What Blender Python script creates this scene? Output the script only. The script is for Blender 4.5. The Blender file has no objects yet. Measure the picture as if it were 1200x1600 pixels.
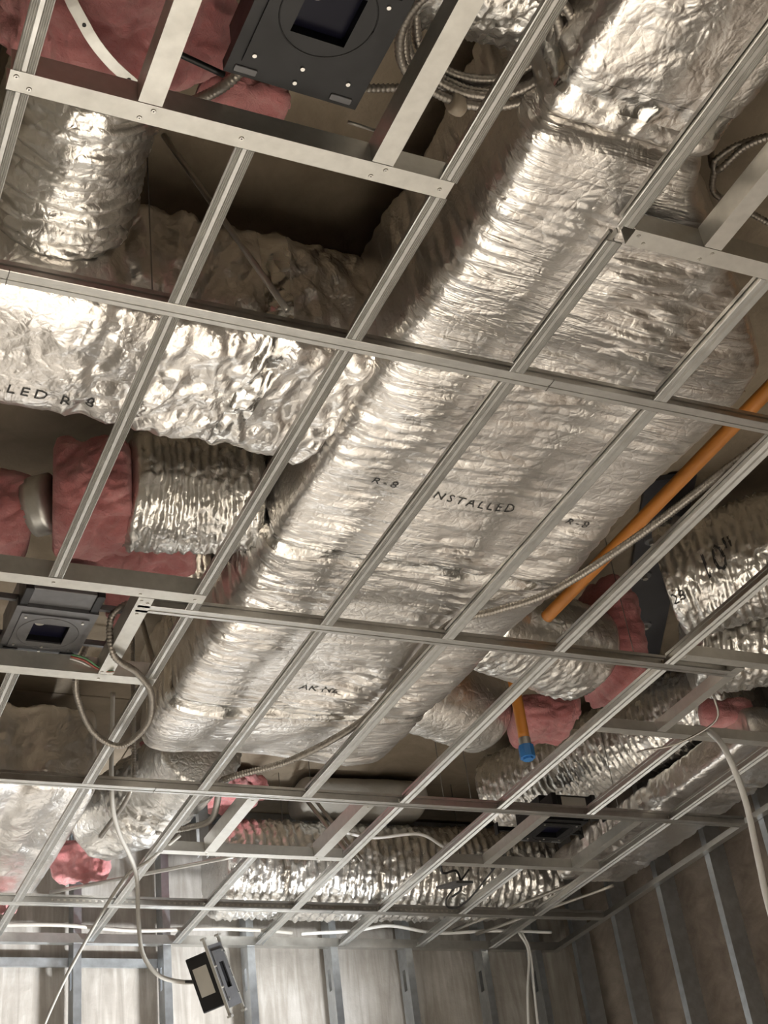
import bpy, math, random
import numpy as np
from mathutils import Vector, Matrix
from mathutils.bvhtree import BVHTree

random.seed(7)
SC = bpy.context.scene
COL = SC.collection

# ------------------------------------------------------------------ camera
CAMZ = 1.45
F_PX, PITCH, ROLL, YAW = 2199.5, 0.58928, 0.14148, -0.49327
G = CAMZ + 2.0432                      # underside of the ceiling grid
SLAB = G + 0.66                        # underside of the concrete slab

def rot_cam():
    Rx = Matrix.Rotation(PITCH, 3, 'X'); Ry = Matrix.Rotation(ROLL, 3, 'Y'); Rz = Matrix.Rotation(YAW, 3, 'Z')
    return Rz @ Rx @ Ry
R = rot_cam()
cam_d = bpy.data.cameras.new('camera'); cam = bpy.data.objects.new('camera', cam_d); COL.objects.link(cam)
cx, cf, cu = R.col[0], R.col[1], R.col[2]
M = Matrix(((cx[0], cu[0], -cf[0], 0), (cx[1], cu[1], -cf[1], 0), (cx[2], cu[2], -cf[2], CAMZ), (0, 0, 0, 1)))
cam.matrix_world = M
cam_d.sensor_fit = 'VERTICAL'; cam_d.sensor_height = 24.0; cam_d.sensor_width = 18.0
cam_d.lens = F_PX / 1600.0 * 24.0
cam_d.clip_start = 0.02
SC.camera = cam

# ------------------------------------------------------------------ world, exposure
w = bpy.data.worlds.new('world'); SC.world = w; w.use_nodes = True
w.node_tree.nodes['Background'].inputs[0].default_value = (0.9, 0.93, 1.0, 1)
w.node_tree.nodes['Background'].inputs[1].default_value = 0.02
vs = SC.view_settings
vs.view_transform = 'Standard'; vs.look = 'None'; vs.gamma = 1.0; vs.use_curve_mapping = False
vs.exposure = -0.12
SC.cycles.max_bounces = 5; SC.cycles.diffuse_bounces = 3; SC.cycles.glossy_bounces = 3; SC.cycles.transmission_bounces = 0; SC.cycles.transparent_max_bounces = 0; SC.cycles.blur_glossy = 0.5
SC.cycles.use_adaptive_sampling = True; SC.cycles.adaptive_threshold = 0.03

# positions and power of one work lamp and two added fill lamps (built further down)
LAMPS = [  # location, aim, watts, colour, cone, label
    ((2.70, 4.75, 1.75), (1.0, 6.4, 2.9), 85, (0.96, 0.98, 1.0), 1.9, 'yellow tripod work light near the far wall, tilted towards it'),
    ((0.30, -0.90, 1.60), (1.35, 2.2, 0.0), 230, (1.0, 0.94, 0.86), 1.3, 'yellow tripod fill light added unseen behind the viewer, aimed down at the floor'),  # unseen fill, added so the floor bounces light up to the near ceiling
    ((-0.9, 3.4, 1.3), (1.8, 4.2, 0.0), 95, (0.98, 0.99, 1.0), 1.4, 'yellow tripod fill light added unseen by the left wall, aimed low across the floor'),  # second unseen fill, added to brighten the floor below the ducts
]

# ------------------------------------------------------------------ noise (numpy)
_prm = np.random.RandomState(3).permutation(256)
_prm = np.concatenate([_prm, _prm, _prm])
_gr = np.random.RandomState(5).normal(size=(256, 3)); _gr /= np.linalg.norm(_gr, axis=1)[:, None]
def pnoise(p):
    p = np.asarray(p, float)
    i = np.floor(p).astype(int); f = p - i; i &= 255
    u = f * f * f * (f * (f * 6 - 15) + 10)
    out = 0
    for dx in (0, 1):
        for dy in (0, 1):
            for dz in (0, 1):
                h = _prm[_prm[_prm[(i[:, 0] + dx) & 255] + ((i[:, 1] + dy) & 255)] + ((i[:, 2] + dz) & 255)]
                d = f - np.array([dx, dy, dz])
                g = (_gr[h] * d).sum(1)
                wx = u[:, 0] if dx else 1 - u[:, 0]; wy = u[:, 1] if dy else 1 - u[:, 1]; wz = u[:, 2] if dz else 1 - u[:, 2]
                out = out + g * wx * wy * wz
    return out
def ridged(p, octs=3):
    """sharp creases like crumpled foil, about -1..0"""
    r = 0; a = 1.0; t = 0
    q = np.array(p, float)
    wv = np.stack([pnoise(q * 0.7 + 11), pnoise(q * 0.7 + 37), pnoise(q * 0.7 + 71)], 1)
    q = q + wv * 0.6
    for o in range(octs):
        r = r - a * (1 - np.minimum(1, np.abs(pnoise(q)) * 2.6)) ** 2
        t += a; a *= 0.55; q = q * 2.03 + 17.3
    return r / t

# ------------------------------------------------------------------ materials
MATS = {}
def _mat(name):
    m = bpy.data.materials.new(name); m.use_nodes = True
    nt = m.node_tree; b = nt.nodes['Principled BSDF']
    MATS[name] = m
    return m, nt, b
def _tc(nt, scale=(1, 1, 1)):
    t = nt.nodes.new('ShaderNodeTexCoord'); mp = nt.nodes.new('ShaderNodeMapping'); mp.inputs['Scale'].default_value = scale
    nt.links.new(t.outputs['Object'], mp.inputs['Vector']); return mp.outputs['Vector']
def _noise(nt, vec, scale, detail=3, rough=0.55, dist=0.0):
    n = nt.nodes.new('ShaderNodeTexNoise'); n.inputs['Scale'].default_value = scale; n.inputs['Detail'].default_value = detail
    n.inputs['Roughness'].default_value = rough; n.inputs['Distortion'].default_value = dist
    nt.links.new(vec, n.inputs['Vector']); return n.outputs['Fac']
def _ramp(nt, fac, stops):
    r = nt.nodes.new('ShaderNodeValToRGB'); e = r.color_ramp.elements
    while len(e) < len(stops): e.new(0.5)
    for k, (p, c) in enumerate(stops):
        e[k].position = p; e[k].color = tuple(c) + (1,) if len(c) == 3 else c
    nt.links.new(fac, r.inputs['Fac']); return r.outputs['Color']
def _range(nt, fac, a, b, lo=0.0, hi=1.0):
    r = nt.nodes.new('ShaderNodeMapRange'); r.inputs['From Min'].default_value = lo; r.inputs['From Max'].default_value = hi
    r.inputs['To Min'].default_value = a; r.inputs['To Max'].default_value = b
    nt.links.new(fac, r.inputs['Value']); return r.outputs['Result']
def _bump(nt, h, strength, dist, normal=None):
    b = nt.nodes.new('ShaderNodeBump'); b.inputs['Strength'].default_value = strength; b.inputs['Distance'].default_value = dist
    nt.links.new(h, b.inputs['Height'])
    if normal is not None: nt.links.new(normal, b.inputs['Normal'])
    return b.outputs['Normal']
def _math(nt, op, a, b=None):
    m = nt.nodes.new('ShaderNodeMath'); m.operation = op
    for k, v in enumerate((a, b)):
        if v is None: continue
        if isinstance(v, (int, float)): m.inputs[k].default_value = v
        else: nt.links.new(v, m.inputs[k])
    return m.outputs[0]

def foil_mat(name, base, r0, r1, stretch=(1, 1, 1), scrim=False, bumps=1.0, sheen=None, wr=None, mixf=0.42):
    m, nt, b = _mat(name)
    v = _tc(nt, stretch); v0 = _tc(nt)
    b.inputs['Metallic'].default_value = 1.0
    n1 = _noise(nt, v, 9, 2, 0.6)
    col = _ramp(nt, n1, [(0.3, tuple(c * 0.86 for c in base)), (0.7, base)])
    nt.links.new(col, b.inputs['Base Color'])
    rg = _noise(nt, v0, 14, 1)
    nt.links.new(_range(nt, rg, r0, r1, 0.3, 0.7), b.inputs['Roughness'])
    vo = nt.nodes.new('ShaderNodeTexVoronoi'); vo.feature = 'DISTANCE_TO_EDGE'; vo.inputs['Scale'].default_value = 34
    wv = nt.nodes.new('ShaderNodeTexNoise'); wv.inputs['Scale'].default_value = 6; nt.links.new(v, wv.inputs['Vector'])
    mx = nt.nodes.new('ShaderNodeVectorMath'); mx.operation = 'MULTIPLY_ADD'; mx.inputs[1].default_value = (0.12, 0.12, 0.12)
    nt.links.new(wv.outputs['Color'], mx.inputs[0]); nt.links.new(v, mx.inputs[2]); nt.links.new(mx.outputs[0], vo.inputs['Vector'])
    e = _range(nt, vo.outputs['Distance'], 0, 1, 0.0, 0.22)
    nrm = _bump(nt, e, 0.14 * bumps, 0.004)
    n2 = _noise(nt, v, 60, 3, 0.6, 0.4)
    nrm = _bump(nt, n2, 0.22 * bumps, 0.006, nrm)
    if scrim:
        sx = nt.nodes.new('ShaderNodeSeparateXYZ'); nt.links.new(v0, sx.inputs[0])
        hs = None
        for ax in ('X', 'Y'):
            q = _math(nt, 'FRACT', _math(nt, 'MULTIPLY', sx.outputs[ax], 62.0))
            q = _math(nt, 'LESS_THAN', q, 0.10)
            hs = q if hs is None else _math(nt, 'MAXIMUM', hs, q)
        nrm = _bump(nt, hs, 0.22, 0.0015, nrm)
    if wr is not None:      # fine parallel wrinkles of the stretched facing
        v3 = _tc(nt, wr)
        h3 = _math(nt, 'MULTIPLY', _noise(nt, v3, 1.0, 3, 0.6, 0.5), _range(nt, _noise(nt, v0, 3.5, 1), 0.15, 1.25, 0.38, 0.62))
        nrm = _bump(nt, h3, 0.9, 0.012, nrm)
    nt.links.new(nrm, b.inputs['Normal'])
    if sheen is not None:   # crinkled foil: a tight and a wide reflection lobe
        b2 = nt.nodes.new('ShaderNodeBsdfPrincipled'); b2.inputs['Metallic'].default_value = 1.0
        nt.links.new(col, b2.inputs['Base Color']); nt.links.new(nrm, b2.inputs['Normal'])
        b2.inputs['Roughness'].default_value = sheen
        mxs = nt.nodes.new('ShaderNodeMixShader'); mxs.inputs[0].default_value = mixf
        nt.links.new(b.outputs[0], mxs.inputs[1]); nt.links.new(b2.outputs[0], mxs.inputs[2])
        nt.links.new(mxs.outputs[0], nt.nodes['Material Output'].inputs['Surface'])
    return m

foil_mat('foil_wrap', (0.88, 0.85, 0.81), 0.14, 0.26, scrim=True, sheen=0.48, wr=(13, 10, 10))
foil_mat('foil_plenum', (0.88, 0.85, 0.81), 0.14, 0.26, scrim=True, sheen=0.48, wr=(4.5, 34, 14))
foil_mat('foil_flex', (0.84, 0.82, 0.78), 0.16, 0.30, bumps=1.3, sheen=0.5, mixf=0.35)
foil_mat('foil_tape', (0.90, 0.88, 0.84), 0.14, 0.28, bumps=0.8)
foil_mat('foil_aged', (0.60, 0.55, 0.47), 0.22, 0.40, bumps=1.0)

def metal_mat(name, base, metallic, rough, scale=40, var=0.12):
    m, nt, b = _mat(name)
    v = _tc(nt)
    n = _noise(nt, v, scale, 3)
    nt.links.new(_ramp(nt, n, [(0.3, tuple(c * (1 - var) for c in base)), (0.7, base)]), b.inputs['Base Color'])
    b.inputs['Metallic'].default_value = metallic
    nt.links.new(_range(nt, _noise(nt, v, scale * 0.4, 2), rough - 0.06, rough + 0.08, 0.3, 0.7), b.inputs['Roughness'])
    nt.links.new(_bump(nt, _noise(nt, v, 220, 2), 0.05, 0.001), b.inputs['Normal'])
    return m
metal_mat('tee_steel', (0.56, 0.555, 0.53), 0.9, 0.36)
metal_mat('main_steel', (0.53, 0.525, 0.50), 0.9, 0.35)
metal_mat('smooth_steel', (0.60, 0.59, 0.55), 0.75, 0.38)
metal_mat('stud_steel', (0.60, 0.64, 0.68), 0.92, 0.34, 30, 0.2)
metal_mat('dark_steel', (0.16, 0.15, 0.14), 0.7, 0.45)
metal_mat('cable_steel', (0.38, 0.35, 0.31), 0.75, 0.42)
metal_mat('rod_steel', (0.45, 0.43, 0.39), 0.8, 0.4)
metal_mat('screw_steel', (0.75, 0.73, 0.68), 0.9, 0.3)
metal_mat('black_metal', (0.014, 0.014, 0.015), 0.25, 0.42, 30, 0.25)
metal_mat('grey_metal', (0.15, 0.15, 0.155), 0.4, 0.4, 30, 0.2)
metal_mat('reflector', (0.75, 0.75, 0.75), 1.0, 0.25)

def plain_mat(name, base, rough, scale=20, var=0.2, bump=0.0, spec=0.5, bscale=80):
    m, nt, b = _mat(name)
    v = _tc(nt)
    n = _noise(nt, v, scale, 4)
    nt.links.new(_ramp(nt, n, [(0.3, tuple(c * (1 - var) for c in base)), (0.7, base)]), b.inputs['Base Color'])
    b.inputs['Roughness'].default_value = rough; b.inputs['Specular IOR Level'].default_value = spec
    if bump: nt.links.new(_bump(nt, _noise(nt, v, bscale, 3), bump, 0.004), b.inputs['Normal'])
    return m
plain_mat('orange_plastic', (0.62, 0.235, 0.04), 0.4, 6, 0.12)
plain_mat('blue_plastic', (0.03, 0.17, 0.45), 0.4, 6, 0.1)
plain_mat('white_jacket', (0.86, 0.86, 0.84), 0.45, 10, 0.1)
plain_mat('grey_jacket', (0.42, 0.40, 0.36), 0.5, 10, 0.1)
plain_mat('black_rubber', (0.02, 0.02, 0.02), 0.6, 10, 0.2)
plain_mat('black_strip', (0.035, 0.035, 0.04), 0.5, 10, 0.3)
plain_mat('ink', (0.035, 0.034, 0.034), 0.6, 60, 0.4)
plain_mat('paper_label', (0.45, 0.43, 0.38), 0.6, 10, 0.15)
plain_mat('yellow_plastic', (0.75, 0.50, 0.04), 0.4, 6, 0.1)
plain_mat('tape_tan', (0.42, 0.36, 0.28), 0.55, 15, 0.15)
plain_mat('green_jacket', (0.10, 0.25, 0.12), 0.5, 10, 0.1)
plain_mat('red_jacket', (0.45, 0.12, 0.09), 0.5, 10, 0.1)
plain_mat('grey_wrap', (0.36, 0.34, 0.30), 0.7, 8, 0.2, 0.3)
plain_mat('wood_floor', (0.54, 0.50, 0.445), 0.6, 5, 0.2)
plain_mat('board_wall', (0.66, 0.62, 0.55), 0.8, 4, 0.12)

def pink_mat():
    m, nt, b = _mat('pink_fibre')
    v = _tc(nt)
    n = _noise(nt, v, 7, 5, 0.65)
    nt.links.new(_ramp(nt, n, [(0.28, (0.46, 0.13, 0.135)), (0.5, (0.62, 0.23, 0.23)), (0.75, (0.72, 0.36, 0.35))]), b.inputs['Base Color'])
    b.inputs['Roughness'].default_value = 0.95; b.inputs['Specular IOR Level'].default_value = 0.1
    b.inputs['Sheen Weight'].default_value = 0.4
    b.inputs['Subsurface Weight'].default_value = 0.0
    nb = _bump(nt, _noise(nt, v, 32, 7, 0.75, 1.2), 0.9, 0.014)
    nb = _bump(nt, _noise(nt, _tc(nt, (1, 1, 3)), 260, 3, 0.7, 2.0), 0.5, 0.003, nb)
    nt.links.new(nb, b.inputs['Normal'])
pink_mat()

def concrete_mat(name, c0, c1, c2, streak):
    m, nt, b = _mat(name)
    v = _tc(nt); v2 = _tc(nt, streak)
    n1 = _noise(nt, v, 1.6, 6, 0.6)
    n2 = _noise(nt, v2, 7, 5, 0.6, 0.8)
    mix = _math(nt, 'ADD', _math(nt, 'MULTIPLY', n1, 0.55), _math(nt, 'MULTIPLY', n2, 0.45))
    nt.links.new(_ramp(nt, mix, [(0.32, c0), (0.5, c1), (0.68, c2)]), b.inputs['Base Color'])
    b.inputs['Roughness'].default_value = 0.85; b.inputs['Specular IOR Level'].default_value = 0.25
    nb = _bump(nt, _noise(nt, v, 25, 6, 0.65), 0.35, 0.01)
    nt.links.new(nb, b.inputs['Normal'])
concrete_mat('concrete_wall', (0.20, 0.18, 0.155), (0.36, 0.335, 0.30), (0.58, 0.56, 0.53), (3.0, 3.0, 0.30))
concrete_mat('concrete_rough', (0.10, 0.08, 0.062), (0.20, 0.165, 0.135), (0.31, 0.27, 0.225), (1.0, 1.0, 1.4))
concrete_mat('concrete_slab', (0.15, 0.12, 0.085), (0.21, 0.172, 0.125), (0.27, 0.225, 0.17), (1.0, 1.0, 1.0))

def glow_mat():
    m, nt, b = _mat('led_panel')
    b.inputs['Emission Color'].default_value = (1, 0.96, 0.9, 1); b.inputs['Emission Strength'].default_value = 12
glow_mat()
def glass_mat():
    m, nt, b = _mat('lamp_lens')
    b.inputs['Base Color'].default_value = (0.006, 0.006, 0.016, 1); b.inputs['Roughness'].default_value = 0.3; b.inputs['Specular IOR Level'].default_value = 0.15
glass_mat()

# ------------------------------------------------------------------ object helpers
def mesh_obj(name, V, Fc, mat, parent=None, smooth=False, base=False):
    V = np.asarray(V, float)
    lo, hi = V.min(0), V.max(0); c = (lo + hi) / 2
    if base: c[2] = lo[2]
    me = bpy.data.meshes.new(name)
    me.from_pydata((V - c).tolist(), [], Fc if isinstance(Fc, list) else Fc.tolist())
    me.update()
    if smooth: me.polygons.foreach_set('use_smooth', [True] * len(me.polygons))
    if mat: me.materials.append(MATS[mat])
    o = bpy.data.objects.new(name, me); COL.objects.link(o)
    o.location = Vector(c)
    if parent is not None:
        o.parent = parent
        pw = world_loc(parent)
        o.location = Vector(c) - pw
    return o
def world_loc(o):
    l = Vector(o.location)
    while o.parent is not None:
        o = o.parent; l = l + Vector(o.location)
    return l
def empty(name, loc):
    o = bpy.data.objects.new(name, None); COL.objects.link(o); o.location = loc; o.empty_display_size = 0.05
    return o
def tag(o, label, cat, group=None):
    o['label'] = label; o['category'] = cat
    if group: o['group'] = group
    return o
def struct(o): o['kind'] = 'structure'; return o

class MB:
    """collects simple shapes; build() links them as one mesh"""
    def __init__(self, mtx=None): self.v = []; self.f = []; self.m = mtx
    def add(self, V, Fc):
        k = len(self.v)
        for p in V:
            p = Vector(p)
            if self.m is not None: p = self.m @ p
            self.v.append(tuple(p))
        self.f += [[i + k for i in f] for f in Fc]; return self
    def box(self, lo, hi, bev=0.0):
        x0, y0, z0 = lo; x1, y1, z1 = hi
        if bev <= 0:
            V = [(x0, y0, z0), (x1, y0, z0), (x1, y1, z0), (x0, y1, z0), (x0, y0, z1), (x1, y0, z1), (x1, y1, z1), (x0, y1, z1)]
            return self.add(V, [(3, 2, 1, 0), (4, 5, 6, 7), (0, 1, 5, 4), (1, 2, 6, 5), (2, 3, 7, 6), (3, 0, 4, 7)])
        b = bev
        ring = lambda e, z: [(x0 + e, y0 + b, z), (x0 + b, y0 + e, z), (x1 - b, y0 + e, z), (x1 - e, y0 + b, z), (x1 - e, y1 - b, z), (x1 - b, y1 - e, z), (x0 + b, y1 - e, z), (x0 + e, y1 - b, z)]
        V = ring(b * .5, z0) + ring(0, z0 + b * .5) + ring(0, z1 - b * .5) + ring(b * .5, z1)
        Fc = [tuple(range(7, -1, -1)), tuple(range(24, 32))]
        for r in range(3):
            for i in range(8):
                j = (i + 1) % 8; Fc.append((r * 8 + i, r * 8 + j, r * 8 + 8 + j, r * 8 + 8 + i))
        return self.add(V, Fc)
    def cyl(self, p0, p1, r, n=12, r1=None):
        p0 = Vector(p0); p1 = Vector(p1); r1 = r if r1 is None else r1
        d = (p1 - p0).normalized(); a = d.orthogonal().normalized(); b = d.cross(a)
        V = [tuple(p0 + (a * math.cos(t) + b * math.sin(t)) * r) for t in [2 * math.pi * k / n for k in range(n)]]
        V += [tuple(p1 + (a * math.cos(t) + b * math.sin(t)) * r1) for t in [2 * math.pi * k / n for k in range(n)]]
        Fc = [tuple(range(n - 1, -1, -1)), tuple(range(n, 2 * n))] + [(i, (i + 1) % n, n + (i + 1) % n, n + i) for i in range(n)]
        return self.add(V, Fc)
    def frame(self, lo, hi, ilo, ihi):
        """flat plate with a rectangular hole"""
        x0, y0, z0 = lo; x1, y1, z1 = hi; a0, b0 = ilo; a1, b1 = ihi
        self.box((x0, y0, z0), (x1, b0, z1)); self.box((x0, b1, z0), (x1, y1, z1))
        self.box((x0, b0, z0), (a0, b1, z1)); self.box((a1, b0, z0), (x1, b1, z1)); return self
    def build(self, name, mat, parent=None, smooth=False):
        return mesh_obj(name, self.v, self.f, mat, parent, smooth)

def extrude(profile, p0, p1, up=(0, 0, 1)):
    p0 = Vector(p0); p1 = Vector(p1); t = (p1 - p0).normalized(); upv = Vector(up)
    s = t.cross(upv).normalized(); upv = s.cross(t).normalized()
    n = len(profile)
    V = [tuple(p + s * u + upv * v) for p in (p0, p1) for (u, v) in profile]
    Fc = [tuple(range(n)), tuple(range(2 * n - 1, n - 1, -1))] + [(i, n + i, n + (i + 1) % n, (i + 1) % n) for i in range(n)]
    return V, Fc

def catmull(pts, ds):
    P = np.array(pts, float)
    if len(P) == 2: dense = np.linspace(P[0], P[1], 60)
    else:
        E = np.vstack([2 * P[0] - P[1], P, 2 * P[-1] - P[-2]]); dense = []
        for i in range(1, len(E) - 2):
            t = np.linspace(0, 1, 60, endpoint=False)[:, None]
            a, b, c, d = E[i - 1], E[i], E[i + 1], E[i + 2]
            dense.append(0.5 * (2 * b + (c - a) * t + (2 * a - 5 * b + 4 * c - d) * t ** 2 + (3 * b - a - 3 * c + d) * t ** 3))
        dense = np.vstack(dense + [P[-1:]])
    L = np.concatenate([[0], np.cumsum(np.linalg.norm(np.diff(dense, axis=0), axis=1))])
    n = max(3, int(round(L[-1] / ds)) + 1)
    s = np.linspace(0, L[-1], n)
    return np.stack([np.interp(s, L, dense[:, k]) for k in range(3)], 1), s

def frames(C, up=(0, 0, 1)):
    T = np.gradient(C, axis=0); T /= np.linalg.norm(T, axis=1)[:, None]
    upv = np.tile(np.array(up, float), (len(C), 1))
    S = np.cross(T, upv); nn = np.linalg.norm(S, axis=1)[:, None]; S = S / np.maximum(nn, 1e-6)
    U = np.cross(S, T)
    return T, S, U

def pt_frames(C):
    """twist free frames for free cables"""
    T = np.gradient(C, axis=0); T /= np.linalg.norm(T, axis=1)[:, None]
    a = Vector(T[0]).orthogonal().normalized(); S = [a]
    for i in range(1, len(C)):
        q = Vector(T[i - 1]).rotation_difference(Vector(T[i])); a = (q @ a).normalized(); S.append(a.copy())
    S = np.array([tuple(x) for x in S]); U = np.cross(T, S)
    return T, S, U

def tube(pts, r, n=10, ds=0.02, rib=0.0, pitch=0.008):
    if rib: ds = pitch / 3.0
    C, s = catmull(pts, ds); T, S, U = pt_frames(C)
    a = np.linspace(0, 2 * math.pi, n, endpoint=False)
    rr = r + rib * np.sin(2 * math.pi * s / pitch) if rib else np.full(len(s), r)
    V = C[:, None, :] + rr[:, None, None] * (np.cos(a)[None, :, None] * S[:, None, :] + np.sin(a)[None, :, None] * U[:, None, :])
    m = len(C); V = V.reshape(-1, 3)
    i = np.arange(m - 1)[:, None] * n; j = np.arange(n)[None, :]; j2 = (j + 1) % n
    Fc = np.stack([i + j, i + j2, i + n + j2, i + n + j], 2).reshape(-1, 4).tolist()
    Fc += [list(range(n - 1, -1, -1)), [(m - 1) * n + k for k in range(n)]]
    return V, Fc

def cable(name, pts, r, mat, label, cat='cable', rib=0.0, pitch=0.008, n=10, group=None, parent=None):
    V, Fc = tube(pts, r, n, rib=rib, pitch=pitch)
    o = mesh_obj(name, V, Fc, mat, parent, True)
    if label: tag(o, label, cat, group)
    return o

# ---- soft swept body (ducts, insulation)
def sweep(path, w, h, expo=2.0, ds=0.009, na=None, up=(0, 0, 1), scale=None, disp=None, cap=True, capr=0.03, off=0.0, srange=None, fixT=None):
    """superellipse section swept along a path; scale(s,L)->(kw,kh); disp(s,ang,P,local)->offset along the normal"""
    C, s = catmull(path, ds); L = s[-1]
    frm = frames if fixT is None else (lambda C, up: tuple(np.tile(np.array(v, float), (len(C), 1)) for v in (fixT, np.cross(fixT, up), up)))
    if srange is not None:
        k = (s >= srange[0]) & (s <= srange[1]); T, S, U = frm(C, up); C, s, T, S, U = C[k], s[k], T[k], S[k], U[k]
    else: T, S, U = frm(C, up)
    na = na or int(max(24, (w + h) * 1.75 / ds))
    # uniform arc length section
    a = np.linspace(0, 2 * math.pi, 2000, endpoint=False)
    ex = 2.0 / expo
    X = np.sign(np.cos(a)) * np.abs(np.cos(a)) ** ex * w / 2; Y = np.sign(np.sin(a)) * np.abs(np.sin(a)) ** ex * h / 2
    d = np.concatenate([[0], np.cumsum(np.hypot(np.diff(np.append(X, X[0])), np.diff(np.append(Y, Y[0]))))])
    t = np.linspace(0, d[-1], na, endpoint=False)
    X = np.interp(t, d, np.append(X, X[0])); Y = np.interp(t, d, np.append(Y, Y[0]))
    NX = np.roll(Y, -1) - np.roll(Y, 1); NY = -(np.roll(X, -1) - np.roll(X, 1)); nl = np.hypot(NX, NY); NX /= nl; NY /= nl
    kw, kh = (np.ones_like(s), np.ones_like(s)) if scale is None else scale(s, L, C)
    if cap:   # round the ends inwards
        if srange is None:
            e = np.minimum(s, L - s); q = np.clip(e / capr, 0, 1); rr = np.sqrt(1 - (1 - q) ** 2)
            cw = 1 - (1 - rr) * (2 * capr / w) * 0.9; ch = 1 - (1 - rr) * (2 * capr / h) * 0.9
            kw = kw * cw; kh = kh * ch
    LX = X[None, :] * kw[:, None]; LY = Y[None, :] * kh[:, None]
    P = C[:, None, :] + LX[:, :, None] * S[:, None, :] + LY[:, :, None] * U[:, None, :]
    N = NX[None, :, None] * S[:, None, :] + NY[None, :, None] * U[:, None, :]
    m = len(C)
    loc = np.stack([np.repeat(s, na), LX.ravel(), LY.ravel()], 1)
    P = P.reshape(-1, 3); N = N.reshape(-1, 3)
    if disp is not None: P = P + N * (disp(loc, P, L) + off)[:, None]
    elif off: P = P + N * off
    i = np.arange(m - 1)[:, None] * na; j = np.arange(na)[None, :]; j2 = (j + 1) % na
    Fc = np.stack([i + j, i + j2, i + na + j2, i + na + j], 2).reshape(-1, 4).tolist()
    if cap:
        Fc += [list(range(na - 1, -1, -1)), [(m - 1) * na + k for k in range(na)]]
    return P, Fc

def wrap_disp(seed, puff=0.012, fold=0.010, ls=0.09, lt=0.25, fine=0.003, bands=(), band_d=0.018, band_w=0.05, base=0.25, rough=None, wrk=0.0015, wl=(.035, .30)):
    """foil faced blanket: broad soft puffs, patches of creases, squeezed where it is taped"""
    def f(loc, P, L):
        q = loc + seed * 7.13
        d = puff * pnoise(q / np.array([0.45, 0.5, 0.5])) * 1.6
        m = np.clip(pnoise(q / 0.27 + 31) * 1.9 + base, 0, 1)
        if rough is not None: m = np.clip(m + rough(loc, P), 0, 1)
        for b in bands:
            bw = band_w * (1 + 0.5 * pnoise(q / 0.12))
            e = np.exp(-((loc[:, 0] - b + 0.02 * pnoise(q / 0.15 + 9)) / bw) ** 2)
            d = d - band_d * e; m = np.clip(m + .6 * np.exp(-((loc[:, 0] - b) / (band_w * 3)) ** 2), 0, 1)
        d = d + fold * (.12 + m) * (.7 * ridged(q / np.array([ls, lt, lt]), 2) - .6 * ridged(q / np.array([ls * .9, lt * 1.1, lt * 1.1]) + 53.7, 2))
        d = d + fine * (.15 + m) * (.8 * ridged(q / np.array([ls * .35, lt * .3, lt * .3]) + 5, 2) - .7 * ridged(q / np.array([ls * .3, lt * .35, lt * .35]) + 91, 2))
        d = d + wrk * (.35 + m) * (pnoise(q / np.array([wl[0], wl[1], wl[1]]) + .8 * pnoise(q / .3)[:, None]) + .5 * pnoise(q / np.array([wl[0] * .45, wl[1] * .5, wl[1] * .5]) + 3))
        return d
    return f
def flex_disp(seed, ring=0.005, pitch=0.032, crinkle=0.012, ls=0.018, lt=0.09, puff=0.01):
    """flexible duct: wire rings under a crinkled sleeve"""
    def f(loc, P, L):
        q = loc + seed * 5.31
        d = puff * pnoise(q / 0.22) * 1.5
        d = d + ring * np.cos(2 * math.pi * (loc[:, 0] + 0.006 * pnoise(q / 0.06)) / pitch)
        d = d + crinkle * (.75 * ridged(q / np.array([ls, lt, lt]), 2) - .5 * ridged(q / np.array([ls * 1.3, lt * .9, lt * .9]) + 61, 2))
        d = d + 0.004 * ridged(q / np.array([0.02, 0.03, 0.03]) + 3, 2)
        return d
    return f
def pink_disp(seed, amp=0.02):
    def f(loc, P, L):
        q = P + seed * 3.77
        return amp * 1.8 * pnoise(q / 0.15) + amp * 1.3 * ridged(q / 0.12, 2) + amp * 0.55 * pnoise(q / 0.04) + amp * 0.45 * ridged(q / 0.045 + 8, 2) + amp * 0.25 * pnoise(q / 0.016)
    return f

DU = {}
def duct(name, label, path, w, h, expo, disp, mat, ds=0.009, scale=None, cap=True, tapes=(), tape_w=0.07, group=None, cat='air duct', capr=0.03, up=(0, 0, 1), fixT=None):
    V, Fc = sweep(path, w, h, expo, ds, disp=disp, scale=scale, cap=cap, capr=capr, up=up, fixT=fixT)
    o = mesh_obj(name, V, Fc, mat, None, True)
    tag(o, label, cat, group)
    for t in tapes:
        if isinstance(t, tuple): t, tw = t
        else: tw = tape_w
        V2, F2 = sweep(path, w, h, expo, ds, disp=lambda l, p, L: disp(l, p, L) + 0.0007, scale=scale, cap=False, up=up, fixT=fixT, srange=(t - tw / 2, t + tw / 2))
        mesh_obj('tape_band', V2, F2, 'foil_tape', o, True)
    DU[name] = (V, Fc)
    return o

def batt(name, label, path, w, h, seed, expo=3.0, amp=0.02, ds=0.009, scale=None, cat='insulation', up=(0, 0, 1), parent=None, capr=None):
    V, Fc = sweep(path, w, h, expo, ds, disp=pink_disp(seed, amp), scale=scale, cap=True, capr=capr or min(w, h) * 0.35, up=up)
    o = mesh_obj(name, V, Fc, 'pink_fibre', parent, True)
    if label: tag(o, label, cat, 'pink insulation pieces above the grid')
    return o

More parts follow.
